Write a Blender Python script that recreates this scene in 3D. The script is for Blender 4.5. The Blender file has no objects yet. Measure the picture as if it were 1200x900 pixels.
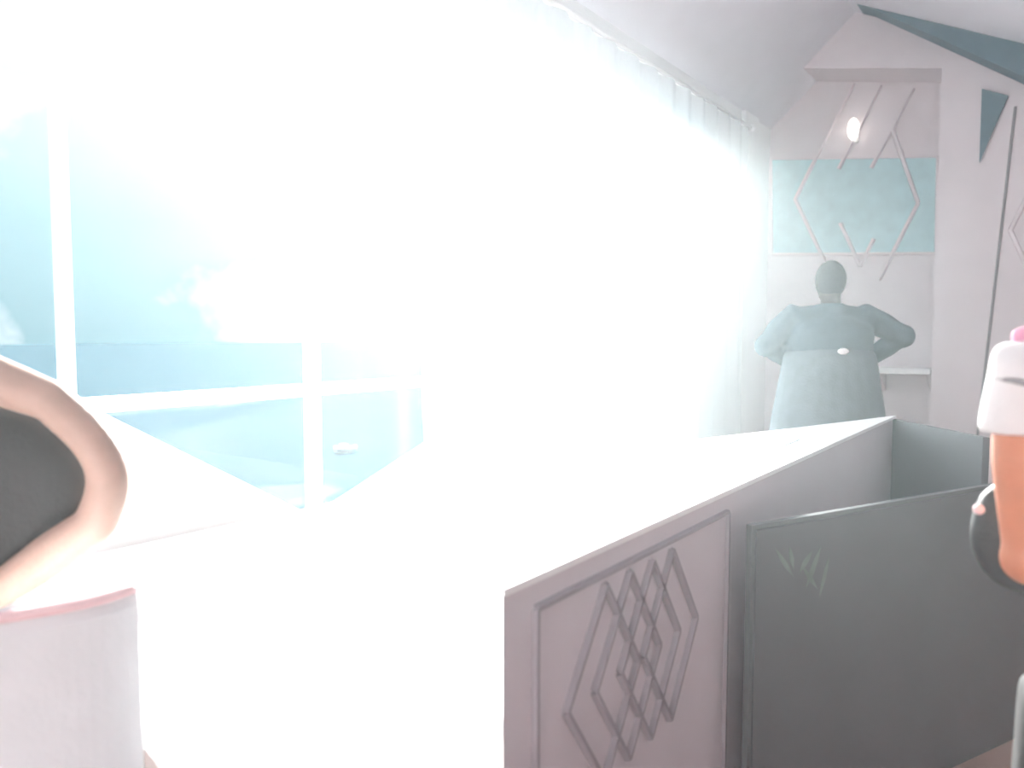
import bpy, bmesh, math, random
from mathutils import Vector, Matrix, noise

# ------------------------------------------------------------------ camera, sky, sun, exposure
random.seed(7)
S = bpy.context.scene
COL = S.collection
F = 900.0                       # focal length in pixels of the 1200 x 900 frame
YAW = math.radians(36.4)        # the room's long axis is +Y; the camera looks left of it
PITCH = math.atan(58 / F)
CAM = Vector((0, 0, 1.35))
cd = bpy.data.cameras.new('camera')
cd.sensor_width = 36.0
cd.lens = 36.0 * F / 1200
cd.clip_start = 0.02
cd.clip_end = 3000
cd.dof.use_dof = True
cd.dof.focus_distance = 2.6
cd.dof.aperture_fstop = 2.6
cam = bpy.data.objects.new('camera', cd)
COL.objects.link(cam)
cam.location = CAM
cam.rotation_euler = (math.pi / 2 - PITCH, 0, YAW)
S.camera = cam
RM = cam.rotation_euler.to_matrix()

EXPOSURE = 0.0
SUN = 72.0
SUN_AZ = math.radians(32.0)     # left of +Y
SUN_EL = math.radians(18.0)
SKY = 0.75
HAZE = 0.020
HAZE_G = 0.70

S.view_settings.view_transform = 'Standard'
S.view_settings.look = 'None'
S.view_settings.gamma = 1.0
S.view_settings.exposure = EXPOSURE
S.view_settings.use_curve_mapping = False
S.cycles.use_denoising = True
S.cycles.max_bounces = 10
S.cycles.diffuse_bounces = 6
S.cycles.transparent_max_bounces = 16
S.cycles.volume_bounces = 1
S.cycles.sample_clamp_indirect = 6

w = bpy.data.worlds.new('sky')
S.world = w
w.use_nodes = True
nt = w.node_tree
nt.nodes.clear()
out = nt.nodes.new('ShaderNodeOutputWorld')
bg = nt.nodes.new('ShaderNodeBackground')
tc = nt.nodes.new('ShaderNodeTexCoord')
sp = nt.nodes.new('ShaderNodeSeparateXYZ')
nt.links.new(tc.outputs['Generated'], sp.inputs[0])
rp = nt.nodes.new('ShaderNodeValToRGB')
rp.color_ramp.elements[0].position = 0.0
rp.color_ramp.elements[0].color = (0.27, 0.58, 0.70, 1)
rp.color_ramp.elements[1].position = 0.32
rp.color_ramp.elements[1].color = (1.0, 1.12, 1.18, 1)
e_ = rp.color_ramp.elements.new(0.13)
e_.color = (0.44, 0.80, 0.92, 1)
nt.links.new(sp.outputs['Z'], rp.inputs[0])
nz = nt.nodes.new('ShaderNodeTexNoise')
nz.inputs['Scale'].default_value = 5.5
nz.inputs['Detail'].default_value = 6
nt.links.new(tc.outputs['Generated'], nz.inputs['Vector'])
cr = nt.nodes.new('ShaderNodeValToRGB')
cr.color_ramp.elements[0].position = 0.53
cr.color_ramp.elements[1].position = 0.66
nt.links.new(nz.outputs[0], cr.inputs[0])
mx = nt.nodes.new('ShaderNodeMix')
mx.data_type = 'RGBA'
mx.inputs['B'].default_value = (1.5, 1.55, 1.6, 1)
nt.links.new(cr.outputs[0], mx.inputs['Factor'])
nt.links.new(rp.outputs[0], mx.inputs['A'])
nt.links.new(mx.outputs['Result'], bg.inputs[0])
bg.inputs[1].default_value = SKY
nt.links.new(bg.outputs[0], out.inputs[0])

sd = bpy.data.lights.new('sun', 'SUN')
sd.energy = SUN
sd.angle = math.radians(4.0)
sd.color = (1.0, 0.985, 0.96)
sun = bpy.data.objects.new('sun', sd)
COL.objects.link(sun)
TO_SUN = Vector((-math.sin(SUN_AZ) * math.cos(SUN_EL), math.cos(SUN_AZ) * math.cos(SUN_EL), math.sin(SUN_EL)))
sun.rotation_euler = (-TO_SUN).to_track_quat('-Z', 'Y').to_euler()
sun.location = TO_SUN * 20

# ------------------------------------------------------------------ helpers
def ray(px, py):
    return RM @ Vector(((px - 600) / F, (450 - py) / F, -1.0))
def on_x(px, py, X):
    d = ray(px, py); return CAM + d * (X / d.x)
def on_y(px, py, Y):
    d = ray(px, py); return CAM + d * (Y / d.y)
def on_z(px, py, Z):
    d = ray(px, py); return CAM + d * ((Z - CAM.z) / d.z)
def at(px, py, depth):
    return CAM + ray(px, py) * depth
CR = RM @ Vector((1, 0, 0))                       # camera right, level
CF = Vector((-math.sin(YAW), math.cos(YAW), 0))   # camera forward, level
UP = Vector((0, 0, 1))

def mat(name, col, rough=0.6, vary=0.06, scale=14.0, bump=0.0, spec=0.4, metal=0.0, sss=0.0, bump_scale=None):
    m = bpy.data.materials.new(name)
    m.use_nodes = True
    n = m.node_tree
    b = n.nodes['Principled BSDF']
    t = n.nodes.new('ShaderNodeTexCoord')
    z = n.nodes.new('ShaderNodeTexNoise')
    z.inputs['Scale'].default_value = scale
    z.inputs['Detail'].default_value = 5
    n.links.new(t.outputs['Object'], z.inputs['Vector'])
    r = n.nodes.new('ShaderNodeValToRGB')
    r.color_ramp.elements[0].position = 0.3
    r.color_ramp.elements[1].position = 0.7
    r.color_ramp.elements[0].color = tuple(max(0, c * (1 - vary)) for c in col) + (1,)
    r.color_ramp.elements[1].color = tuple(min(1, c * (1 + vary)) for c in col) + (1,)
    n.links.new(z.outputs[0], r.inputs[0])
    n.links.new(r.outputs[0], b.inputs['Base Color'])
    b.inputs['Roughness'].default_value = rough
    b.inputs['Specular IOR Level'].default_value = spec
    b.inputs['Metallic'].default_value = metal
    if sss:
        b.inputs['Subsurface Weight'].default_value = sss
        b.inputs['Subsurface Radius'].default_value = (0.02, 0.008, 0.004)
    if bump:
        z2 = n.nodes.new('ShaderNodeTexNoise')
        z2.inputs['Scale'].default_value = bump_scale or scale * 6
        n.links.new(t.outputs['Object'], z2.inputs['Vector'])
        bp = n.nodes.new('ShaderNodeBump')
        bp.inputs['Strength'].default_value = bump
        bp.inputs['Distance'].default_value = 0.01
        n.links.new(z2.outputs[0], bp.inputs['Height'])
        n.links.new(bp.outputs[0], b.inputs['Normal'])
    return m

def glass_mat():
    m = bpy.data.materials.new('window_glass')
    m.use_nodes = True
    n = m.node_tree
    n.nodes.clear()
    o = n.nodes.new('ShaderNodeOutputMaterial')
    t = n.nodes.new('ShaderNodeBsdfTransparent')
    t.inputs[0].default_value = (0.97, 0.985, 0.985, 1)
    g = n.nodes.new('ShaderNodeBsdfGlossy')
    g.inputs['Roughness'].default_value = 0.02
    x = n.nodes.new('ShaderNodeMixShader')
    x.inputs[0].default_value = 0.05
    n.links.new(t.outputs[0], x.inputs[1])
    n.links.new(g.outputs[0], x.inputs[2])
    n.links.new(x.outputs[0], o.inputs[0])
    return m

def sheer_mat():
    m = bpy.data.materials.new('sheer_white_fabric')
    m.use_nodes = True
    n = m.node_tree
    n.nodes.clear()
    o = n.nodes.new('ShaderNodeOutputMaterial')
    tl = n.nodes.new('ShaderNodeBsdfTranslucent')
    tl.inputs[0].default_value = (0.92, 0.95, 0.96, 1)
    df = n.nodes.new('ShaderNodeBsdfDiffuse')
    df.inputs[0].default_value = (0.9, 0.92, 0.93, 1)
    tr = n.nodes.new('ShaderNodeBsdfTransparent')
    a = n.nodes.new('ShaderNodeMixShader')
    a.inputs[0].default_value = 0.35
    n.links.new(tl.outputs[0], a.inputs[1])
    n.links.new(df.outputs[0], a.inputs[2])
    b = n.nodes.new('ShaderNodeMixShader')
    wv = n.nodes.new('ShaderNodeTexNoise')
    wv.inputs['Scale'].default_value = 60
    mr = n.nodes.new('ShaderNodeMapRange')
    mr.inputs['To Min'].default_value = 0.30
    mr.inputs['To Max'].default_value = 0.42
    n.links.new(wv.outputs[0], mr.inputs[0])
    n.links.new(mr.outputs[0], b.inputs[0])
    n.links.new(a.outputs[0], b.inputs[1])
    n.links.new(tr.outputs[0], b.inputs[2])
    n.links.new(b.outputs[0], o.inputs[0])
    return m

M = {}
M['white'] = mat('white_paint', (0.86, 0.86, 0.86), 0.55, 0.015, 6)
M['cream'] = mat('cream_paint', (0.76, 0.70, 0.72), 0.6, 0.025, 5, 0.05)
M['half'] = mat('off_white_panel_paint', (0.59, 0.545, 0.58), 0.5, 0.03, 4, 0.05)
M['return'] = mat('blue_grey_panel_shade', (0.20, 0.215, 0.225), 0.6, 0.03, 4, 0.05)
M['groove'] = mat('grey_lilac_moulding_paint', (0.30, 0.27, 0.30), 0.6, 0.03, 4)
M['darkcloth'] = mat('dark_trouser_cloth', (0.06, 0.06, 0.06), 0.85, 0.1, 16, 0.1)
M['ceil'] = mat('ceiling_paint', (0.82, 0.81, 0.86), 0.7, 0.02, 5)
M['beam'] = mat('blue_grey_beam_shade', (0.115, 0.18, 0.215), 0.6, 0.06, 9)
M['floor'] = mat('pale_floor', (0.36, 0.24, 0.20), 0.5, 0.05, 4)
M['frame'] = mat('white_window_frame', (0.93, 0.93, 0.93), 0.4, 0.01, 6)
M['glass'] = glass_mat()
M['sheer'] = sheer_mat()
M['teal'] = mat('pale_teal_pane', (0.45, 0.66, 0.69), 0.35, 0.07, 9)
M['screen'] = mat('dark_grey_screen', (0.115, 0.12, 0.13), 0.32, 0.05, 5, spec=0.5)
M['screen_edge'] = mat('dark_screen_edge', (0.125, 0.135, 0.14), 0.4, 0.04, 5)
M['reflect_mark'] = mat('pale_green_reflection', (0.15, 0.19, 0.165), 0.4, 0.15, 20)
M['metal'] = mat('grey_metal', (0.5, 0.5, 0.52), 0.35, 0.04, 9, metal=0.7)
M['line'] = mat('dark_seam', (0.26, 0.25, 0.26), 0.7, 0.05, 9)
M['skin_warm'] = mat('skin_warm', (0.52, 0.20, 0.11), 0.5, 0.06, 25, 0.08, sss=0.08)
M['skin'] = mat('skin_tan', (0.36, 0.235, 0.19), 0.5, 0.06, 25, 0.08, sss=0.08)
M['skin_dark'] = mat('skin_brown', (0.05, 0.042, 0.04), 0.6, 0.06, 25, 0.08)
M['hair'] = mat('dark_hair', (0.012, 0.013, 0.016), 0.7, 0.3, 60, 0.3)
M['jacket'] = mat('blue_grey_cloth', (0.055, 0.085, 0.105), 0.85, 0.08, 16, 0.15)
M['robe'] = mat('grey_cloth', (0.115, 0.14, 0.16), 0.85, 0.08, 16, 0.15)
M['tee'] = mat('white_cotton', (0.92, 0.91, 0.91), 0.85, 0.02, 16, 0.1)
M['pink'] = mat('pink_cloth', (0.72, 0.34, 0.47), 0.8, 0.08, 16, 0.1)
M['bag'] = mat('dark_brown_leather', (0.009, 0.006, 0.006), 0.6, 0.1, 22, 0.15)
M['darkbag'] = mat('dark_grey_leather', (0.035, 0.034, 0.036), 0.55, 0.1, 22, 0.15)
M['pad'] = mat('white_upholstery', (0.80, 0.83, 0.85), 0.8, 0.02, 18, 0.12)
M['piping'] = mat('pink_piping', (0.85, 0.62, 0.63), 0.7, 0.04, 18)
M['reflection'] = mat('pale_blue_reflection', (0.10, 0.22, 0.26), 0.7, 0.02, 12)
M['eye'] = mat('eye_white', (0.85, 0.85, 0.83), 0.2, 0.02, 9)
M['lip'] = mat('lip', (0.5, 0.2, 0.17), 0.5, 0.04, 9)
M['water'] = mat('lake_water', (0.018, 0.048, 0.066), 0.9, 0.10, 0.08, 0.0, bump_scale=0.4, spec=0.0)
M['boat'] = mat('white_hull', (0.9, 0.9, 0.9), 0.4, 0.02, 3)

def link(name, me, m=None, parent=None, smooth=False):
    o = bpy.data.objects.new(name, me)
    COL.objects.link(o)
    if m is not None:
        me.materials.clear()
        me.materials.append(M[m] if isinstance(m, str) else m)
    if parent is not None:
        o.parent = parent
        o.location = -parent.location if parent.parent is None else (0, 0, 0)
        if parent.parent is not None:
            o.location = (0, 0, 0)
    if smooth:
        for p in me.polygons:
            p.use_smooth = True
    return o

def tag(o, label, cat, group=None, kind=None):
    o['label'] = label
    o['category'] = cat
    if group: o['group'] = group
    if kind: o['kind'] = kind
    return o
def struct(o, label=None, cat=None):
    o['kind'] = 'structure'
    if label: o['label'] = label
    if cat: o['category'] = cat
    return o
def thing(name, label, cat, loc, group=None):
    o = bpy.data.objects.new(name, None)
    o.empty_display_size = 0.1
    COL.objects.link(o)
    o.location = loc
    bpy.context.view_layer.update()
    return tag(o, label, cat, group)

def mesh(verts, faces, name='mesh'):
    me = bpy.data.meshes.new(name)
    me.from_pydata([tuple(v) for v in verts], [], faces)
    bm = bmesh.new(); bm.from_mesh(me)
    bmesh.ops.recalc_face_normals(bm, faces=bm.faces)
    bm.to_mesh(me); bm.free()
    return me
def box(lo, hi, bevel=0.0):
    bm = bmesh.new()
    bmesh.ops.create_cube(bm, size=1)
    for v in bm.verts:
        v.co = Vector(((lo[i] + hi[i]) / 2 + v.co[i] * (hi[i] - lo[i]) for i in range(3)))
    if bevel:
        bmesh.ops.bevel(bm, geom=bm.edges[:], offset=bevel, segments=2, affect='EDGES', profile=0.6)
    me = bpy.data.meshes.new('box'); bm.to_mesh(me); bm.free()
    return me
def prism(poly, off, holes=(), bevel=0.0):
    """polygon (3-D points in one plane, with holes) pushed along off"""
    bm = bmesh.new()
    edges = []
    for loop in [poly] + list(holes):
        vs = [bm.verts.new(p) for p in loop]
        for i in range(len(vs)):
            edges.append(bm.edges.new((vs[i], vs[(i + 1) % len(vs)])))
    bmesh.ops.triangle_fill(bm, edges=edges, use_beauty=True)
    if not holes:
        bmesh.ops.dissolve_limit(bm, angle_limit=0.01, verts=bm.verts, edges=bm.edges)
    r = bmesh.ops.extrude_face_region(bm, geom=bm.faces[:])
    nv = [g for g in r['geom'] if isinstance(g, bmesh.types.BMVert)]
    bmesh.ops.translate(bm, verts=nv, vec=Vector(off))
    bmesh.ops.recalc_face_normals(bm, faces=bm.faces)
    if bevel:
        bmesh.ops.bevel(bm, geom=bm.edges[:], offset=bevel, segments=1, affect='EDGES')
    me = bpy.data.meshes.new('prism'); bm.to_mesh(me); bm.free()
    return me
def bar(a, b, wdt, dep, nrm):
    """a flat strip from a to b, wdt wide, raised by dep along nrm"""
    a, b, nrm = Vector(a), Vector(b), Vector(nrm).normalized()
    s = (b - a).normalized().cross(nrm) * wdt / 2
    lo = [a - s, a + s, b + s, b - s]
    c = [v + nrm * dep for v in (a - s * 0.55, a + s * 0.55, b + s * 0.55, b - s * 0.55)]
    return mesh(lo + c, [(0, 1, 2, 3), (4, 5, 6, 7), (0, 1, 5, 4), (1, 2, 6, 5), (2, 3, 7, 6), (3, 0, 4, 7)])

def tube_geo(pts, rad, n=14, ref=None):
    """closed tube through pts; rad: radius or (a, b) per point; ref: direction of a"""
    V, Fc = [], []
    pts = [Vector(p) for p in pts]
    rad = [r if isinstance(r, tuple) else (r, r) for r in rad]
    prev = None
    for i, p in enumerate(pts):
        d = (pts[min(i + 1, len(pts) - 1)] - pts[max(i - 1, 0)]).normalized()
        if prev is None:
            q = Vector(ref) if ref is not None else (Vector((0, 0, 1)) if abs(d.z) < 0.9 else Vector((1, 0, 0)))
        else:
            q = prev
        u = (q - d * q.dot(d)).normalized()
        prev = u
        v = d.cross(u)
        for k in range(n):
            t = 2 * math.pi * k / n
            V.append(p + u * (math.cos(t) * rad[i][0]) + v * (math.sin(t) * rad[i][1]))
    for i in range(len(pts) - 1):
        for k in range(n):
            a = i * n + k; b = i * n + (k + 1) % n
            Fc.append((a, b, b + n, a + n))
    Fc.append(tuple(range(n)))
    Fc.append(tuple((len(pts) - 1) * n + k for k in range(n)))
    return V, Fc
def ball_geo(c, r, R=None, nu=16, nv=10):
    c = Vector(c); V, Fc = [], []
    V.append(Vector((0, 0, 1)))
    for j in range(1, nv):
        t = math.pi * j / nv
        for k in range(nu):
            p = 2 * math.pi * k / nu
            V.append(Vector((math.sin(t) * math.cos(p), math.sin(t) * math.sin(p), math.cos(t))))
    V.append(Vector((0, 0, -1)))
    for k in range(nu):
        Fc.append((0, 1 + k, 1 + (k + 1) % nu))
        Fc.append((len(V) - 1, 1 + (nv - 2) * nu + (k + 1) % nu, 1 + (nv - 2) * nu + k))
    for j in range(nv - 2):
        for k in range(nu):
            a = 1 + j * nu + k; b = 1 + j * nu + (k + 1) % nu
            Fc.append((a, b, b + nu, a + nu))
    V = [Vector((v.x * r[0], v.y * r[1], v.z * r[2])) for v in V]
    if R is not None: V = [R @ v for v in V]
    return [v + c for v in V], Fc
def geo_mesh(geos):
    V, Fc = [], []
    for v, f in geos:
        o = len(V); V += v
        Fc += [tuple(i + o for i in q) for q in f]
    return mesh(V, Fc)
def fuse(geos, voxel=0.012, smooth=4, cut=None):
    """one continuous skin over several overlapping closed shapes"""
    me = geo_mesh(geos)
    o = bpy.data.objects.new('tmp', me)
    COL.objects.link(o)
    r = o.modifiers.new('r', 'REMESH'); r.mode = 'VOXEL'; r.voxel_size = voxel
    if smooth:
        s = o.modifiers.new('s', 'SMOOTH'); s.iterations = smooth; s.factor = 0.5
    dg = bpy.context.evaluated_depsgraph_get()
    m2 = bpy.data.meshes.new_from_object(o.evaluated_get(dg))
    bpy.data.objects.remove(o)
    if cut:
        bm = bmesh.new(); bm.from_mesh(m2)
        bmesh.ops.delete(bm, geom=[v for v in bm.verts if cut(v.co)], context='VERTS')
        bm.to_mesh(m2); bm.free()
    for p in m2.polygons: p.use_smooth = True
    return m2

# ------------------------------------------------------------------ the room shell
XL, YB, YB2, YF, XR = -2.25, 6.5, 6.9, -1.6, 2.3
eave = on_y(885, 140, YB); XL = eave.x
apex = on_y(1003, 14, YB)
rs = on_y(1200, 62, YB)
slope_r = (apex.z - rs.z) / (rs.x - apex.x)
xflat = apex.x + (apex.z - 2.75) / slope_r
struct(link('floor', box((XL - .12, YF, -.1), (XR, YB2 + .1, 0)), 'floor'), 'pale beige floor of the room', 'floor')

# left wall with two openings: one with a V-shaped lower edge, one tall behind the sheer curtain
p_l = on_x(20, 440, XL); p_v = on_x(374, 612, XL); p_r = on_x(473, 546, XL)
sl = (p_v.z - p_l.z) / (p_v.y - p_l.y); sr = (p_r.z - p_v.z) / (p_r.y - p_v.y)
W0 = 0.10; W1 = on_x(520, 500, XL).y; WT = 2.80
zl = lambda y: p_v.z + sl * (y - p_v.y) if y < p_v.y else p_v.z + sr * (y - p_v.y)
hole1 = [(XL, W0, zl(W0)), (XL, p_v.y, p_v.z), (XL, W1, zl(W1)), (XL, W1, WT), (XL, W0, WT)]
V0, V1, VB, VT = W1 + 0.045, 5.15, 0.35, 2.80
hole2 = [(XL, V0, VB), (XL, V1, VB), (XL, V1, VT), (XL, V0, VT)]
outer = [(XL, YF, 0), (XL, YB2, 0), (XL, YB2, eave.z), (XL, YF, eave.z)]
struct(link('wall_left', prism(outer, (-.06, 0, 0), [hole1, hole2]), 'white'), 'white wall holding the large bright windows', 'wall')

# back wall: recessed alcove plane and the gabled wall standing in front of it
def ceil_z(x):
    if x < apex.x: return apex.z - (apex.x - x) * (apex.z - eave.z) / (apex.x - eave.x)
    return max(2.75, apex.z - (x - apex.x) * slope_r)
struct(link('wall_back', prism([(XL - .12, YB2, 0), (XR, YB2, 0), (XR, YB2, 4.1), (XL - .12, YB2, 4.1)], (0, .1, 0)), 'cream'),
       'cream wall at the back of the alcove behind the diamond moulding', 'wall')
a1 = on_y(941, 90, YB); a2 = on_y(1104, 80, YB)
a1 = Vector((a1.x, YB, ceil_z(a1.x)))
front = [(a1.x, YB, a1.z), (a2.x, YB, a2.z), (a2.x, YB, 0), (XR, YB, 0), (XR, YB, 2.75), (xflat, YB, 2.75), (apex.x, YB, apex.z)]
struct(link('wall_gable', prism(front, (0, YB2 - YB - .002, 0)), 'cream'), 'cream gabled wall framing the recessed alcove', 'wall')
struct(link('wall_right', box((XR, YF, 0), (XR + .1, YB2 + .1, 2.85)), 'cream'), 'cream wall along the other side', 'wall')
struct(link('wall_front', prism([(XL - .12, YF, 0), (XR + .1, YF, 0), (XR + .1, YF, 2.75), (xflat, YF, 2.75), (apex.x, YF, apex.z), (XL - .12, YF, eave.z)], (0, -.1, 0)), 'cream'),
       'cream gabled wall facing the alcove', 'wall')
ce = [(XL - .12, eave.z - .12 * (apex.z - eave.z) / (apex.x - eave.x)), (apex.x, apex.z), (xflat, 2.75), (XR + .1, 2.75)]
poly = [(x, YF - .1, z) for x, z in ce] + [(x, YF - .1, z + .12) for x, z in reversed(ce)]
struct(link('ceiling', prism(poly, (0, YB2 + .2 - YF, 0)), 'ceil'), 'pale sloping ceiling meeting at a ridge', 'ceiling')

# dark rafter under the right slope, against the gable wall
b0 = apex.x + 0.055
k0 = on_y(1020, 17, YB); k1 = on_y(1200, 99, YB)
zlow = lambda x: k0.z + (k1.z - k0.z) * (x - k0.x) / (k1.x - k0.x)
poly = [(b0, YB - .001, ceil_z(b0) - .002), (xflat, YB - .001, ceil_z(xflat) - .002), (xflat, YB - .001, zlow(xflat)), (b0, YB - .001, zlow(b0))]
tag(link('ceiling_beam', prism(poly, (0, -.22, 0)), 'beam'), 'rafter, its shade painted dark blue-grey, running down the ceiling against the cream gable', 'beam')  # the rafter's shade is put into its dark colour
poly = [on_y(1151, 105, YB), on_y(1182, 113, YB), on_y(1148, 191, YB)]
tag(link('wall_shadow_wedge', prism([p - Vector((0, .002, 0)) for p in poly], (0, -.025, 0)), 'beam'), 'small dark wedge painted as a shadow on the cream wall below the rafter', 'bracket')  # dark wedge put where a triangular shadow falls on the wall

# slanting panel seam on the gable wall and the moulding of the next panel
struct(link('trim_1', bar(on_y(1190, 125, YB - .001), on_y(1145, 515, YB - .001), .018, .012, (0, -1, 0)), 'line'), 'thin dark slanting seam on the cream wall', 'trim')
t2 = struct(link('trim_2', bar(on_y(1203, 232, YB - .001), on_y(1184, 270, YB - .001), .035, .02, (0, -1, 0)), 'cream'), 'cream diamond moulding beside the slanting seam', 'trim')
struct(link('moulding', bar(on_y(1184, 270, YB - .001), on_y(1203, 312, YB - .001), .035, .02, (0, -1, 0)), 'cream', t2))
# corner post where the window wall meets the alcove
c0 = on_x(866, 300, XL).y
struct(link('trim_3', box((XL, c0, 0), (XL + .035, YB, eave.z - .001), .005), 'white'), 'white corner post between the window wall and alcove', 'trim')
c1 = on_x(852, 300, XL).y

# pale teal pane in the alcove and the raised diamond lattice in front of it
YT = YB2 - .001
q = [on_y(903, 187, YT), on_y(1099, 184, YT), on_y(1097, 297, YT), on_y(904, 298, YT)]
win3 = struct(bpy.data.objects.new('window_3', None), 'pale teal pane set in the alcove behind the diamond lattice', 'window')
COL.objects.link(win3); win3.location = (q[3] + q[2]) / 2
bpy.context.view_layer.update()
link('pane', prism(q, (0, -.012, 0)), 'teal', win3)
for a, b, wd in ((q[0], q[3], .05), (q[3], q[2], .03), (q[1], q[2], .03), (q[0], q[1], .02)):
    link('window_frame', bar(a, b, wd, .022, (0, -1, 0)), 'cream', win3)
tr = struct(bpy.data.objects.new('trim_4', None), 'raised cream diamond lattice moulding on the alcove wall', 'trim')
COL.objects.link(tr); tr.location = on_y(1000, 325, YT)
bpy.context.view_layer.update()
YS = YT - .012
for a, b in (((932, 234), (1000, 98)), ((932, 234), (972, 318)), ((983, 198), (1032, 100)), ((1021, 197), (1070, 104)),
             ((1046, 152), (1076, 238)), ((1076, 238), (1030, 328)), ((1046, 152), (1056, 128)), ((985, 262), (1008, 312)), ((1008, 312), (1024, 280))):
    link('moulding', bar(on_y(*a, YS), on_y(*b, YS), .034, .03, (0, -1, 0)), 'cream', tr)

# wall lamp in the alcove
lp = on_y(1002, 153, YS)
lamp = thing('wall_lamp', 'small glowing white wall lamp above the teal pane', 'lamp', (lp.x, YT, lp.z - .12))
link('lamp_base', box((lp.x - .03, YT - .03, lp.z - .10), (lp.x + .03, YT, lp.z + .02), .006), 'white', lamp)
em = bpy.data.materials.new('lamp_glow'); em.use_nodes = True
bs = em.node_tree.nodes['Principled BSDF']
bs.inputs['Emission Color'].default_value = (1, 0.95, 0.86, 1); bs.inputs['Emission Strength'].default_value = 3
link('bulb', geo_mesh([ball_geo((lp.x, YT - .075, lp.z), (.044, .044, .088))]), em, lamp, True)

# white shelf on the back wall
s0 = on_y(1020, 430, YB2 - .16); s1 = on_y(1112, 432, YB2 - .16)
sh = thing('wall_shelf', 'white wall shelf in the alcove beside the standing person', 'shelf', ((s0.x + s1.x) / 2, YB2 - .1, s1.z - .2))
link('board', box((s0.x, YB2 - .3, s1.z - .045), (min(s1.x, a2.x - .02), YB2 - .001, s1.z), .006), 'white', sh)
for x in (s0.x + .06, s1.x - .14):
    link('bracket', mesh([(x, YB2 - .001, s1.z - .046), (x, YB2 - .26, s1.z - .046), (x, YB2 - .001, s1.z - .2),
                          (x + .03, YB2 - .001, s1.z - .046), (x + .03, YB2 - .26, s1.z - .046), (x + .03, YB2 - .001, s1.z - .2)],
                         [(0, 1, 2), (3, 4, 5), (0, 1, 4, 3), (1, 2, 5, 4), (0, 2, 5, 3)]), 'cream', sh)

# ------------------------------------------------------------------ windows
def yz_bar(y0, z0, y1, z1, wd, dep=.06, x=None):
    x = XL - .05 if x is None else x
    a, b = Vector((x, y0, z0)), Vector((x, y1, z1))
    s = (b - a).normalized().cross(Vector((1, 0, 0))) * wd / 2
    return prism([a - s, a + s, b + s, b - s], (dep, 0, 0))
win = struct(bpy.data.objects.new('window_1', None), 'large white framed window with pointed lower edge looking over water', 'window')
COL.objects.link(win); win.location = (XL - .03, p_v.y, p_v.z)
bpy.context.view_layer.update()
zt = on_x(371, 457, XL).z
ym1 = on_x(84, 440, XL).y; ym2 = p_v.y
yx = p_v.y + (zt - p_v.z) / sl                    # where the transom meets the slanting edge
yxr = p_v.y + (zt - p_v.z) / sr
hl = [(h[1], h[2]) for h in hole1]
for i in range(5):
    a, b = hl[i], hl[(i + 1) % 5]
    link('window_frame', yz_bar(*a, *b, .026, .05, XL - .056), 'frame', win)
link('mullion', yz_bar(ym1, zl(ym1), ym1, WT, .034, .04, XL - .05), 'frame', win)
link('mullion', yz_bar(ym2, zl(ym2), ym2, WT, .048, .045, XL - .05), 'frame', win)
link('transom', yz_bar(yx, zt, W1, zt, .046, .04, XL - .05), 'frame', win)
PX = XL - .03
for poly in ([(W0, zl(W0)), (ym1, zl(ym1)), (ym1, WT), (W0, WT)],
             [(ym1, max(zt, zl(ym1))), (yx, zt), (ym2, zt), (ym2, WT), (ym1, WT)] if yx > ym1 + .01 else [(ym1, zt), (ym2, zt), (ym2, WT), (ym1, WT)],
             [(yx, zt), (ym2, p_v.z), (ym2, zt)],
             [(ym2, zt), (W1, zt), (W1, WT), (ym2, WT)],
             [(ym2, p_v.z), (W1, zl(W1)), (W1, zt), (ym2, zt)]):
    link('pane', prism([(PX, y, z) for y, z in poly], (-.006, 0, 0)), 'glass', win)
win2 = struct(bpy.data.objects.new('window_2', None), 'tall white framed window behind the sheer curtain', 'window')
COL.objects.link(win2); win2.location = (XL - .03, (V0 + V1) / 2, VB)
bpy.context.view_layer.update()
for a, b in (((V0, VB), (V1, VB)), ((V1, VB), (V1, VT)), ((V1, VT), (V0, VT)), ((V0, VT), (V0, VB))):
    link('window_frame', yz_bar(*a, *b, .04, .05, XL - .056), 'frame', win2)
vm = (V0 + V1) / 2
link('mullion', yz_bar(vm, VB, vm, VT, .05, .045, XL - .05), 'frame', win2)
for y0, y1 in ((V0, vm), (vm, V1)):
    link('pane', prism([(PX, y0, VB), (PX, y1, VB), (PX, y1, VT), (PX, y0, VT)], (-.006, 0, 0)), 'glass', win2)

# sheer curtain on a rod
cy0 = on_x(497, 470, XL + .13).y; cy1 = 5.95
cur = thing('sheer_curtain', 'bright white sheer curtain hanging in folds over the tall window', 'curtain', (XL + .12, (cy0 + cy1) / 2, .03))
nx, nzc = 150, 14
V, Fc = [], []
for j in range(nzc + 1):
    tz = j / nzc
    z = .03 + 2.92 * tz
    for i in range(nx + 1):
        ty = i / nx
        ph = ty * 2 * math.pi * 15
        amp = .028 * (1.15 - .55 * tz)
        edge = .03 * math.sin(z * 4.2) * (1 - ty) ** 6
        V.append((XL + .13 + amp * math.sin(ph + .5 * math.sin(z * 1.7 + ty * 9)), cy0 + (cy1 - cy0) * ty + edge + .012 * math.sin(2 * ph), z))
for j in range(nzc):
    for i in range(nx):
        a = j * (nx + 1) + i
        Fc.append((a, a + 1, a + nx + 2, a + nx + 1))
link('curtain_panel', mesh(V, Fc), 'sheer', cur, True)
rod = thing('curtain_rod', 'white rod above the window carrying the sheer curtain', 'curtain rod', (XL + .13, (cy0 + cy1) / 2, 2.97))
link('rod', geo_mesh([tube_geo([(XL + .13, cy0 - .08, 2.965), (XL + .13, cy1 + .08, 2.965)], [.014, .014])]), 'frame', rod, True)
for y in (cy0 - .1, cy1 + .1):
    link('finial', geo_mesh([ball_geo((XL + .13, y, 2.965), (.028, .028, .028))]), 'frame', rod, True)
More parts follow.
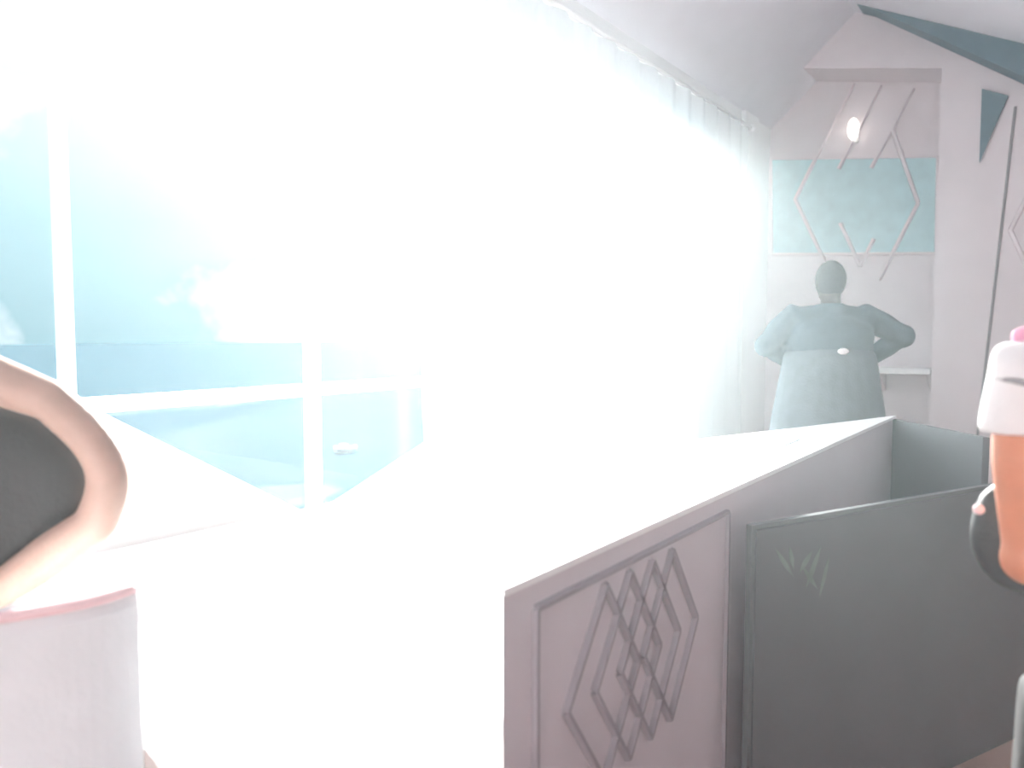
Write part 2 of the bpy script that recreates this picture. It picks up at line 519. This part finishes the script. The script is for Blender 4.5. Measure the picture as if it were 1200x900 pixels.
for y in (cy0 + .1, cy1 - .1):
    link('bracket', box((XL, y - .012, 2.95), (XL + .13, y + .012, 2.98)), 'frame', rod)

# ------------------------------------------------------------------ half-height partition wall, its panels, the white top
A = on_z(589, 695, .99); B = on_z(1046, 490, .99)
Xh = (A.x + B.x) / 2
C = on_z(1152, 511, .99)
ray_a = (A - CAM); ray_a.z = 0
m_end = Vector((A.x, A.y, 0)) + Vector((ray_a.x, ray_a.y, 0)).normalized() * .12
TH = .07
pw = [(Xh, A.y), (Xh, B.y), (Xh, B.y + .06), (Xh - TH, B.y + .06), (Xh - TH, m_end.y + .02)]
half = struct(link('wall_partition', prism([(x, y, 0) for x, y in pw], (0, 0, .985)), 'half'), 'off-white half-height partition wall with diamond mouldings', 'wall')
struct(link('wall_return', prism([(x, y, 0) for x, y in [(Xh + .001, B.y - .002), (C.x, C.y), (C.x + .02, C.y + .012), (Xh + .001, B.y + .03)]], (0, 0, .985)), 'return'), 'angled return of the half-height partition wall, its shade painted blue-grey', 'wall')  # darker colour than the partition, painting the shade on this face
XF = Xh + .0005
def hm(a, b, wd=.02, dep=.014):
    o = link('moulding', bar(on_x(*a, XF), on_x(*b, XF), wd, dep, (1, 0, 0)), 'groove', half)
    o['kind'] = 'structure'
# panel border
pz0, pz1 = .12, .945
py0 = on_x(626, 800, XF).y; py1 = on_x(848, 800, XF).y
for a, b in (((py0, pz0), (py0, pz1)), ((py1, pz0), (py1, pz1)), ((py0, pz1), (py1, pz1)), ((py0, pz0), (py1, pz0))):
    o = link('moulding', bar((XF, a[0], a[1]), (XF, b[0], b[1]), .014, .008, (1, 0, 0)), 'groove', half); o['kind'] = 'structure'
# interlaced upright diamonds
cy = (py0 + py1) / 2; cz = on_x(664, 832, XF).z
yl = on_x(661, 832, XF).y
hw = on_x(706, 832, XF).y - yl; hh = .172
for k in range(4):
    c = yl + hw * (1 + k * .72)
    P = [(c - hw, cz), (c, cz + hh), (c + hw, cz), (c, cz - hh)]
    for i in range(4):
        a, b = P[i], P[(i + 1) % 4]
        o = link('moulding', bar((XF, a[0], a[1]), (XF, b[0], b[1]), .015, .010, (1, 0, 0)), 'groove', half); o['kind'] = 'structure'

# white counter top lying on the partition
E0 = on_z(905, 507, .99); E1 = on_z(760, 524, .99)
top = [(A.x + .006, A.y - .004), (B.x + .006, B.y), (B.x + .006, B.y + .05), (E0.x, E0.y), (E1.x, E1.y), (E1.x - .02, 1.30), (m_end.x - .05, m_end.y + .02)]
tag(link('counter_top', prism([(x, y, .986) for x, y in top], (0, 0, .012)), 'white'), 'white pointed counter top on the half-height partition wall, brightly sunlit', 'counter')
pc = on_z(912, 521, 0.999)
tag(link('reflection_patch', prism([on_z(x, y, 0.999) for x, y in ((886, 528), (925, 514), (938, 515), (905, 528))], (0, 0, .001)), 'reflection'), 'pale blue patch painted as reflected light on the white counter top', 'reflection')  # flat sheet whose blue colour imitates light reflected off the counter

# low white table between the partition and the window
tb = [(-.60, .80), (-.643, .845), (-.727, .96), (-.727, 2.30), (XL + .22, 2.30), (XL + .05, 2.1), (XL + .03, .75), (-1.45, .69), (-1.2, .605), (-1.11, .588), (-1.0, .555)]
tab = thing('side_table', 'long low white table standing beneath the pointed window', 'table', (-1.4, 1.6, 0))
link('tabletop', prism([(x, y, .70) for x, y in tb], (0, 0, .03)), 'white', tab)
for x, y in ((-.84, .80), (-.86, 2.2), (XL + .35, 2.2), (XL + .15, 1.1)):
    link('leg', box((x - .025, y - .025, 0), (x + .025, y + .025, .70)), 'white', tab)

# dark flat screen standing in the corner before the partition
T0 = at(881, 616, 1.72)
T1 = on_z(1235, 556, T0.z)
u = (T1 - T0); u.z = 0; L = u.length; u.normalize()
nrm = Vector((u.y, -u.x, 0))
if nrm.dot(-CF) < 0: nrm = -nrm
tv = thing('flat_screen', 'large dark grey glossy flat screen standing before the partition wall', 'screen', (T0.x + u.x * L / 2, T0.y + u.y * L / 2, 0))
def tq(s0, s1, z0, z1, off, dep):
    pts = [T0 + u * s - Vector((0, 0, T0.z)) + Vector((0, 0, z)) + nrm * off for s, z in ((s0, z0), (s1, z0), (s1, z1), (s0, z1))]
    return prism(pts, nrm * dep)
zt0 = T0.z
link('casing', tq(0, L, .13, zt0, -.016, .016), 'screen_edge', tv)
scr = link('screen', tq(.012, L - .012, .15, zt0 - .012, .0, .004), 'screen', tv)
link('pedestal', tq(L / 2 - .05, L / 2 + .05, .03, .14, -.016, .014), 'screen_edge', tv)
link('base', tq(L / 2 - .25, L / 2 + .25, 0, .03, -.12, .24), 'screen_edge', tv)
# pale green marks painting a bright patch reflected in the screen
def on_tv(px, py):
    d = ray(px, py); o = T0 + nrm * .0045
    return CAM + d * ((o - CAM).dot(nrm) / d.dot(nrm))
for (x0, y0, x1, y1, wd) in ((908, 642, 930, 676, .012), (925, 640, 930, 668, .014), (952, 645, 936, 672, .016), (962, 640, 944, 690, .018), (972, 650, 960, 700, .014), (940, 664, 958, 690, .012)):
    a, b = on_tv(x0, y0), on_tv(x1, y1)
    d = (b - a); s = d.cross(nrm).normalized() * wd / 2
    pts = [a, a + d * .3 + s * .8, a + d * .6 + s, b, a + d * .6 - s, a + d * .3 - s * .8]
    link('reflection_mark', prism(pts, nrm * .0006), 'reflect_mark', tv)

# ------------------------------------------------------------------ outside: water and a boat
ZW = -9.0
me = mesh([(-900, -300, ZW), (-6, -300, ZW), (-6, 1500, ZW), (-900, 1500, ZW)], [(0, 1, 2, 3)])
wt = link('lake', me, 'water'); tag(wt, 'pale blue water beyond the window', 'water', kind='stuff')
bp = on_z(405, 530, ZW)
boat = thing('boat', 'small white boat on the water beyond the window', 'boat', bp)
hd = (CR * .9 + CF * .35).normalized(); sdv = Vector((-hd.y, hd.x, 0))
sc = (bp - CAM).dot(CF) / F
LB = 26 * sc
st = []
for i in range(9):
    t = i / 8
    wdt = LB * .16 * math.sin(math.pi * (0.12 + .88 * t)) ** .6 + .01 if t < 1 else .02
    rise = LB * .10 * (2 * t - 1) ** 2 - (LB * .14 if False else 0)
    st.append((t, wdt, rise))
V, Fc = [], []
for t, wdt, rise in st:
    c = bp + hd * (t - .5) * LB
    for s, z in ((-1, LB * .2 + rise), (-.6, 0.0 + rise * .6), (.6, 0.0 + rise * .6), (1, LB * .2 + rise)):
        V.append(c + sdv * s * wdt + UP * z)
for i in range(8):
    for k in range(3):
        a = i * 4 + k
        Fc.append((a, a + 1, a + 5, a + 4))
    Fc.append((i * 4 + 3, i * 4, i * 4 + 4, i * 4 + 7))
Fc.append((0, 1, 2, 3)); Fc.append((32, 33, 34, 35))
link('hull', mesh(V, Fc), 'boat', boat, True)
c = bp - hd * LB * .08
link('cabin', prism([c + hd * LB * .17 * a + sdv * LB * .1 * b + UP * LB * .2 for a, b in ((-1, -1), (1, -1), (1, 1), (-1, 1))], UP * LB * .16), 'boat', boat)

# ------------------------------------------------------------------ people
def hand_geo(wrist, d, palm_n, thumb_dir, s=1.0, curl=0.5):
    """palm and five separate fingers; d: finger direction, palm_n: palm normal"""
    d = Vector(d).normalized(); n = Vector(palm_n); n = (n - d * n.dot(d)).normalized()
    t = Vector(thumb_dir); t = (t - d * t.dot(d) - n * t.dot(n)).normalized()
    g = [tube_geo([wrist - d * .02, wrist + d * .02, wrist + d * .055, wrist + d * .09],
                  [(.026 * s, .020 * s), (.032 * s, .016 * s), (.040 * s, .015 * s), (.038 * s, .012 * s)], 12, t)]
    for k, (o, ln) in enumerate(((.030, .072), (.010, .080), (-.010, .074), (-.029, .058))):
        p = wrist + d * .085 * s + t * o * s
        q1 = p + (d + n * curl * .4).normalized() * ln * .45 * s
        q2 = q1 + (d + n * curl * 1.3).normalized() * ln * .32 * s
        q3 = q2 + (d + n * curl * 2.4).normalized() * ln * .25 * s
        g.append(tube_geo([p - d * .02, p, q1, q2, q3], [.0095 * s, .0095 * s, .009 * s, .0082 * s, .0068 * s], 8))
    p = wrist + d * .02 * s + t * .022 * s
    q1 = p + (d * .7 + t).normalized() * .040 * s
    q2 = q1 + (d * 1.1 + t * .6 + n * .3).normalized() * .030 * s
    g.append(tube_geo([p - t * .01, p, q1, q2], [.013 * s, .0125 * s, .010 * s, .0078 * s], 8))
    return g

def person(name, label, cx, cy, fwd, H, arms, skin, wear, lean=(0, 0), voxel=.009, girth=1.0, group=None, arm=1.0):
    """arms: {'l'/'r': (shoulder, elbow, wrist, finger dir, palm normal, thumb dir)} in world space"""
    k = H / 1.75
    f = Vector(fwd).normalized(); r = Vector((f.y, -f.x, 0)); c = Vector((cx, cy, 0))
    def P(x, y, z): return c + r * x * k + f * y * k + UP * z * k
    root = thing(name, label, 'person', c, group)
    g = girth
    torso = [(P(0, 0, .90), (.165 * k * g, .125 * k * g)), (P(0, 0, 1.00), (.165 * k * g, .12 * k * g)), (P(0, .005, 1.10), (.150 * k * g, .112 * k * g)),
             (P(0, .01, 1.22), (.162 * k * g, .118 * k * g)), (P(0, .005, 1.34), (.178 * k * g, .115 * k * g)), (P(0, -.005, 1.42), (.155 * k * g, .085 * k)), (P(0, -.01, 1.47), (.075 * k, .062 * k))]
    G = [tube_geo([t[0] for t in torso], [t[1] for t in torso], 20, r)]
    G.append(tube_geo([P(0, -.012, 1.42), P(0, 0, 1.50), P(0, .012, 1.58)], [.062 * k, .056 * k, .055 * k], 14))
    R = Matrix((r, f, UP)).transposed()
    hc = P(0, .02, 1.64)
    G.append(ball_geo(hc, (.074 * k, .093 * k, .112 * k), R, 20, 14))
    G.append(ball_geo(P(0, .055, 1.575), (.050 * k, .048 * k, .045 * k), R))
    G.append(tube_geo([P(0, .100, 1.655), P(0, .122, 1.628), P(0, .112, 1.612)], [.009 * k, .013 * k, .014 * k], 8))
    for s in (-1, 1):
        G.append(ball_geo(P(s * .076, .008, 1.635), (.010 * k, .020 * k, .032 * k), R, 10, 8))
        hip, knee, ank = P(s * .09, 0, .90), P(s * .095, .012, .49), P(s * .095, -.02, .085)
        G.append(tube_geo([hip, P(s * .095, .008, .72), knee, P(s * .097, -.015, .34), ank, P(s * .095, -.02, .04)],
                          [.098 * k, .084 * k, .058 * k, .058 * k, .040 * k, .042 * k], 14))
        G.append(tube_geo([P(s * .095, -.07, .035), P(s * .1, .03, .04), P(s * .105, .12, .028), P(s * .105, .17, .022)],
                          [(.034 * k, .034 * k), (.042 * k, .04 * k), (.045 * k, .027 * k), (.03 * k, .02 * k)], 12, r))
    sleeves = {}
    for key, (sh_, el, wr, fd, pn, td) in arms.items():
        els = [Vector(e) for e in el] if isinstance(el, list) else [Vector(el)]
        sh_, el, wr = Vector(sh_), els[0], Vector(wr)
        m1 = sh_.lerp(el, .45); m2 = els[-1].lerp(wr, .35)
        if len(els) > 1:                                   # round the bend
            for _ in range(2):
                ch = [els[0]]
                for a, b in zip(els, els[1:]): ch += [a.lerp(b, .25), a.lerp(b, .75)]
                els = ch + [els[-1]]
        s = -1 if key == 'l' else 1
        G.append(tube_geo([P(s * .10, -.005, 1.37), sh_, m1] + els + [m2, wr], [.066 * k, .060 * k * arm, .050 * k * arm] + [.041 * k * arm] * len(els) + [.044 * k * arm, .028 * k], 14))
        if len(els) == 1: G.append(ball_geo(el, (.044 * k * arm,) * 3))
        G += hand_geo(wr, fd, pn, td, k)
        sleeves[key] = (P(s * .10, -.005, 1.37), sh_, m1, el, m2, wr)
    link('body', fuse(G, voxel, 3), skin, root, True)
    # hair, eyes, mouth
    hb = fuse([ball_geo(P(0, .012, 1.655), (.083 * k, .100 * k, .112 * k), R, 20, 14)], .01, 1,
              cut=lambda co: (co - hc).dot(f) > .05 * k and (co - hc).z < .055 * k or (co - hc).z < -.07 * k)
    link('hair', hb, 'hair', root, True)
    for s in (-1, 1):
        link('eye', geo_mesh([ball_geo(P(s * .031, .100, 1.648), (.013 * k, .010 * k, .008 * k), R, 10, 8)]), 'eye', root, True)
    link('mouth', geo_mesh([ball_geo(P(0, .104, 1.585), (.024 * k, .008 * k, .008 * k), R, 10, 8)]), 'lip', root, True)
    wear(root, P, r, f, k, torso, sleeves)
    return root

def shirt(root, torso, sleeves, m, upto, infl=1.09, r=None, hem=None, name='shirt', extra=(), voxel=.011):
    g = [tube_geo([t[0] for t in torso], [(a * infl + .006, b * infl + .008) for _, (a, b) in torso], 20, r)]
    for key, pts in sleeves.items():
        n = upto
        rr = [.074, .070, .060, .054, .054, .042]
        if n == 2.5:
            pts = list(pts[:3]) ; rr = [.074, .072, .068]
        else:
            pts = list(pts[:n]); rr = rr[:n]
        g.append(tube_geo(pts, rr, 16))
    g += list(extra)
    return link(name, fuse(g, voxel, 3), m, root, True)

def trousers(root, P, k, r, m, name='trousers', wide=1.12, shoe='hair'):
    g = [tube_geo([P(0, 0, .86), P(0, 0, .93), P(0, 0, 1.03)], [(.175 * k, .135 * k), (.178 * k, .136 * k), (.168 * k, .125 * k)], 20, r)]
    for s in (-1, 1):
        g.append(tube_geo([P(s * .09, 0, .93), P(s * .095, .008, .72), P(s * .097, .008, .49), P(s * .1, -.012, .3), P(s * .1, -.02, .08)],
                          [.108 * k, .098 * k * wide, .078 * k * wide, .072 * k * wide, .066 * k * wide], 14))
    link(name, fuse(g, .012, 3), m, root, True)
    for s in (-1, 1):
        link('shoe', fuse([tube_geo([P(s * .095, -.085, .042), P(s * .1, .03, .045), P(s * .105, .13, .034), P(s * .105, .19, .027)],
                                    [(.040 * k, .041 * k), (.050 * k, .044 * k), (.052 * k, .033 * k), (.034 * k, .025 * k)], 12, r)], .009, 2), shoe, root, True)

# --- the broad figure standing behind the counter, back turned, elbows out
DM = 4.45
mc = at(972, 420, DM)
fwd = CF
mr = Vector((fwd.y, -fwd.x, 0))
Hm = 1.76
shl = at(926, 372, DM + .03); shr = at(1016, 372, DM + .03)
ell = at(898, 405, DM + .02); elr = at(1058, 394, DM + .02)
wrl = at(930, 425, DM + .26); wrr = at(1010, 425, DM + .26)
def wear_m(root, P, r, f, k, torso, sleeves):
    ex = [tube_geo([P(0, -.005, 1.40), P(0, -.008, 1.46), P(0, -.008, 1.52)], [(.16, .11), (.095, .08), (.072, .068)], 16, r),
          ball_geo(P(0, -.04, 1.33), (.24, .12, .13), Matrix((r, f, UP)).transposed())]
    t2 = [t for t in torso if t[0].z > 1.17]
    t2 = [(P(0, 0, 1.235), (.245, .17)), (P(0, 0, 1.30), (.245, .165))] + [(t[0], (t[1][0] * 1.22, t[1][1] * 1.15)) for t in torso[4:]]
    g = [tube_geo([t[0] for t in t2], [(a, b) for _, (a, b) in t2], 20, r)] + ex
    for pts in sleeves.values():
        g.append(tube_geo([P(0, -.01, 1.46), pts[1] - UP * .022], [.064, .078], 16))
        g.append(tube_geo(list(pts), [.095, .085, .075, .066, .062, .05], 16))
        g.append(ball_geo(pts[3], (.07,) * 3))
    link('jacket', fuse(g, .014, 4), 'jacket', root, True)
    rb = [P(0, 0, .12), P(0, 0, .5), P(0, 0, .85), P(0, 0, 1.05), P(0, 0, 1.22), P(0, 0, 1.28)]
    link('robe', fuse([tube_geo(rb, [(.40, .28), (.365, .26), (.325, .235), (.29, .21), (.262, .185), (.22, .16)], 24, r)], .014, 3), 'robe', root, True)
    link('belt_tag', geo_mesh([ball_geo(P(-.01, -.205, 1.25), (.032, .01, .018), Matrix((r, f, UP)).transposed())]), 'tee', root, True)
    for s in (-1, 1):
        link('shoe', fuse([tube_geo([P(s * .1, -.085, .042), P(s * .1, .03, .045), P(s * .105, .13, .034), P(s * .105, .19, .027)],
                                    [(.040, .041), (.050, .044), (.052, .033), (.034, .025)], 12, r)], .009, 2), 'hair', root, True)
man = person('person', 'broad dark-haired person in blue-grey jacket seen from behind, elbows out, past the counter', mc.x, mc.y, fwd, Hm,
       {'l': (shl, ell, wrl, fwd + mr * .4, -UP, -mr * -1), 'r': (shr, elr, wrr, fwd - mr * .4, -UP, -mr)}, 'skin_dark', wear_m, girth=1.15)

# --- person at the frame's right edge: white sleeve, bare arm
DR = 1.06
rsh = at(1200, 450, DR); rel = at(1206, 655, DR + .02); rwr = at(1420, 640, DR + .10)
fw2 = (CF * .8 + CR * .6).normalized()
r2 = Vector((fw2.y, -fw2.x, 0))
k2 = (rsh.z + .045) / 1.42
c2 = rsh + r2 * .205 * k2
lsh = rsh + r2 * .41 * k2
def wear_r(root, P, r, f, k, torso, sleeves):
    sleeves = {q: (p[0], p[1], p[1].lerp(p[3], .26)) for q, p in sleeves.items()}
    g = [tube_geo([t[0] for t in torso[:6]], [(a * 1.09 + .006, b * 1.09 + .008) for _, (a, b) in torso[:6]], 20, r)]
    for pts in sleeves.values():
        g.append(tube_geo(list(pts), [.076, .068, .060], 18))
    sh = link('shirt', fuse(g, .009, 3), 'tee', root, True)
    pa = [at(1163 + 6 * i, 444 + .12 * i * i, DR - .01 - .012 * i ** .8) for i in range(8)]
    link('sleeve_stripe', geo_mesh([tube_geo(pa, [.002 + .0007 * min(i, 3) for i in range(8)], 8)]), 'line', sh, True)
    trousers(root, P, k, r, 'darkcloth')
    # pink scarf over the shoulder
    s0 = at(1186, 402, DR + .01)
    pth = [P(.02, .09, 1.40), P(-.09, .05, 1.45), s0 + r * .06 + UP * .014, s0 + r * .0]
    link('scarf', fuse([tube_geo(pth, [(.03, .02), (.03, .022), (.030, .022), (.018, .016)], 12)], .006, 3), 'pink', root, True)
person('person', 'person in a white short-sleeved shirt with bare sunlit arm and pink scarf, beside the screen', c2.x, c2.y, fw2, 1.75 * k2,
       {'l': (rsh, rel, rwr, r2 + UP * .1, -UP, fw2), 'r': (lsh, lsh + r2 * .10 - UP * .28, lsh + r2 * .10 - UP * .50 + fw2 * .06, -UP, -r2, fw2)},
       'skin_warm', wear_r, voxel=.007, arm=.92)
# dark bag hanging from that arm
bc = at(1208, 624, DR + .10)
hb = thing('handbag', 'dark grey rounded bag with pink clasp behind the bare arm', 'bag', bc - UP * .09)
link('bag_body', fuse([ball_geo(bc, (.09, .05, .095), Matrix((CR, CF, UP)).transposed()),
                       tube_geo([bc - CR * .07 + UP * .03, bc + CR * .07 + UP * .03], [(.035, .03), (.035, .03)], 12)], .008, 3), 'darkbag', hb, True)
link('clasp', geo_mesh([ball_geo(at(1147, 597, DR + .08), (.008, .008, .008))]), 'piping', hb, True)
pts = []
for i in range(13):
    t = math.pi * i / 12
    pts.append(bc + CR * (.05 * math.cos(t)) + UP * (.085 + .10 * math.sin(t)))
link('strap', geo_mesh([tube_geo(pts, [.007] * 13, 8)]), 'darkbag', hb, True)

# --- person at the frame's left edge: bare arm bent, hand at the hip, a dark bag in the crook
DL = 1.20
lsh = at(-80, 418, DL); lel = [at(60, 470, DL), at(115, 520, DL), at(131, 565, DL), at(112, 614, DL)]; lwr = at(-25, 708, DL + .02)
fw3 = CF; r3 = CR
k3 = (lsh.z + .035) / 1.42
c3 = lsh - r3 * .20 * k3
osh = lsh - r3 * .40 * k3
def wear_l(root, P, r, f, k, torso, sleeves):
    g = [tube_geo([t[0] for t in torso[:6]], [(a * 1.08 + .005, b * 1.08 + .006) for _, (a, b) in torso[:6]], 20, r)]
    link('vest', fuse(g, .010, 3), 'tee', root, True)
    trousers(root, P, k, r, 'tee')
person('person', 'person with bare bent arm around a dark brown bag, by the pointed window', c3.x, c3.y, fw3, 1.75 * k3,
       {'r': (lsh, lel, lwr, -r3 - UP * .25, -UP * .2 - fw3 * -1, fw3), 'l': (osh, osh - r3 * .09 - UP * .28, osh - r3 * .09 - UP * .5 + fw3 * .05, -UP, r3, fw3)},
       'skin', wear_l, voxel=.006, arm=.82)
bc = at(-5, 585, DL + .05)
bb = thing('shoulder_bag', 'dark brown rounded bag tucked into the crook of the bent bare arm', 'bag', bc - UP * .15)
Rb = Matrix((CR, CF, UP)).transposed()
link('bag_body', fuse([ball_geo(bc, (.165, .055, .155), Rb, 24, 16)], .009, 3), 'bag', bb, True)
pts = [bc + CR * -.08 + UP * .11, bc - CR * .14 + UP * .22 + CF * .03, bc - CR * .22 + UP * .34 + CF * .06]
link('strap', geo_mesh([tube_geo(pts, [(.018, .004)] * 3, 8)]), 'bag', bb, True)

# --- white padded chair back in the near foreground
ch = thing('bar_chair', 'white padded bar chair with pink piping beside the bare bent arm', 'chair', Vector((at(30, 800, .98).x, at(30, 800, .98).y, 0)))
q0 = at(-120, 738, .90); q1 = at(166, 694, 1.04)
zt_c = (q0.z + q1.z) / 2
u = (q1 - q0); u.z = 0; L = u.length; u.normalize()
nb = Vector((-u.y, u.x, 0))
if nb.dot(CF) < 0: nb = -nb
def chair_pt(s, z, o):
    cv = .04 * (abs(2 * s - 1)) ** 3
    return Vector((q0.x, q0.y, 0)) + u * L * s + nb * (cv + o) + UP * z
V, Fc = [], []
ns = 16
prof = [(.50, .0), (.50, .05), (zt_c - .03, .055), (zt_c - .008, .045), (zt_c, .026), (zt_c - .008, .008), (zt_c - .03, .0)]
for i in range(ns + 1):
    for z, o in prof:
        V.append(chair_pt(i / ns, z, o))
m_ = len(prof)
for i in range(ns):
    for j in range(m_):
        a = i * m_ + j; b = i * m_ + (j + 1) % m_
        Fc.append((a, b, b + m_, a + m_))
Fc.append(tuple(range(m_))); Fc.append(tuple(ns * m_ + j for j in range(m_)))
bk = link('backrest', mesh(V, Fc), 'pad', ch, False)
pp = link('piping', geo_mesh([tube_geo([chair_pt(i / 20, zt_c - .006, .004) for i in range(21)], [.008] * 21, 8)]), 'piping', bk, True)
pp.location = (0, 0, 0)
sc_ = chair_pt(.5, 0, -.17)
def seat_box(z0, z1, hx, hy):
    return prism([Vector((sc_.x, sc_.y, z0)) + u * a * hx + nb * b * hy for a, b in ((-1, -1), (1, -1), (1, 1), (-1, 1))], UP * (z1 - z0))
link('seat', seat_box(.52, .59, .16, .15), 'pad', ch)
for a in (-1, 1):
    for b in (-1, 1):
        p = Vector((sc_.x, sc_.y, 0)) + u * a * .14 + nb * b * .13
        link('leg', geo_mesh([tube_geo([p, p + UP * .52], [.012, .014], 10)]), 'metal', ch, True)
    p = Vector((sc_.x, sc_.y, 0)) + u * a * .13
    link('back_support', geo_mesh([tube_geo([p + UP * .54 + nb * .12, p + nb * .19 + UP * .56], [.012, .012], 8)]), 'metal', ch, True)

# ------------------------------------------------------------------ bright haze hanging in the room
hz = bpy.data.materials.new('sunlit_haze')
hz.use_nodes = True
n = hz.node_tree
n.nodes.clear()
o_ = n.nodes.new('ShaderNodeOutputMaterial')
vs = n.nodes.new('ShaderNodeVolumeScatter')
vs.inputs['Color'].default_value = (0.84, 0.975, 1.0, 1)
vs.inputs['Density'].default_value = HAZE
vs.inputs['Anisotropy'].default_value = HAZE_G
n.links.new(vs.outputs[0], o_.inputs['Volume'])
if HAZE > 0:
    h = link('haze', box((XL - .4, YF - .3, -.3), (XR + .3, YB2 + .4, 4.4)), hz)
    tag(h, 'bright thin haze hanging in the sunlit room', 'haze', kind='stuff')
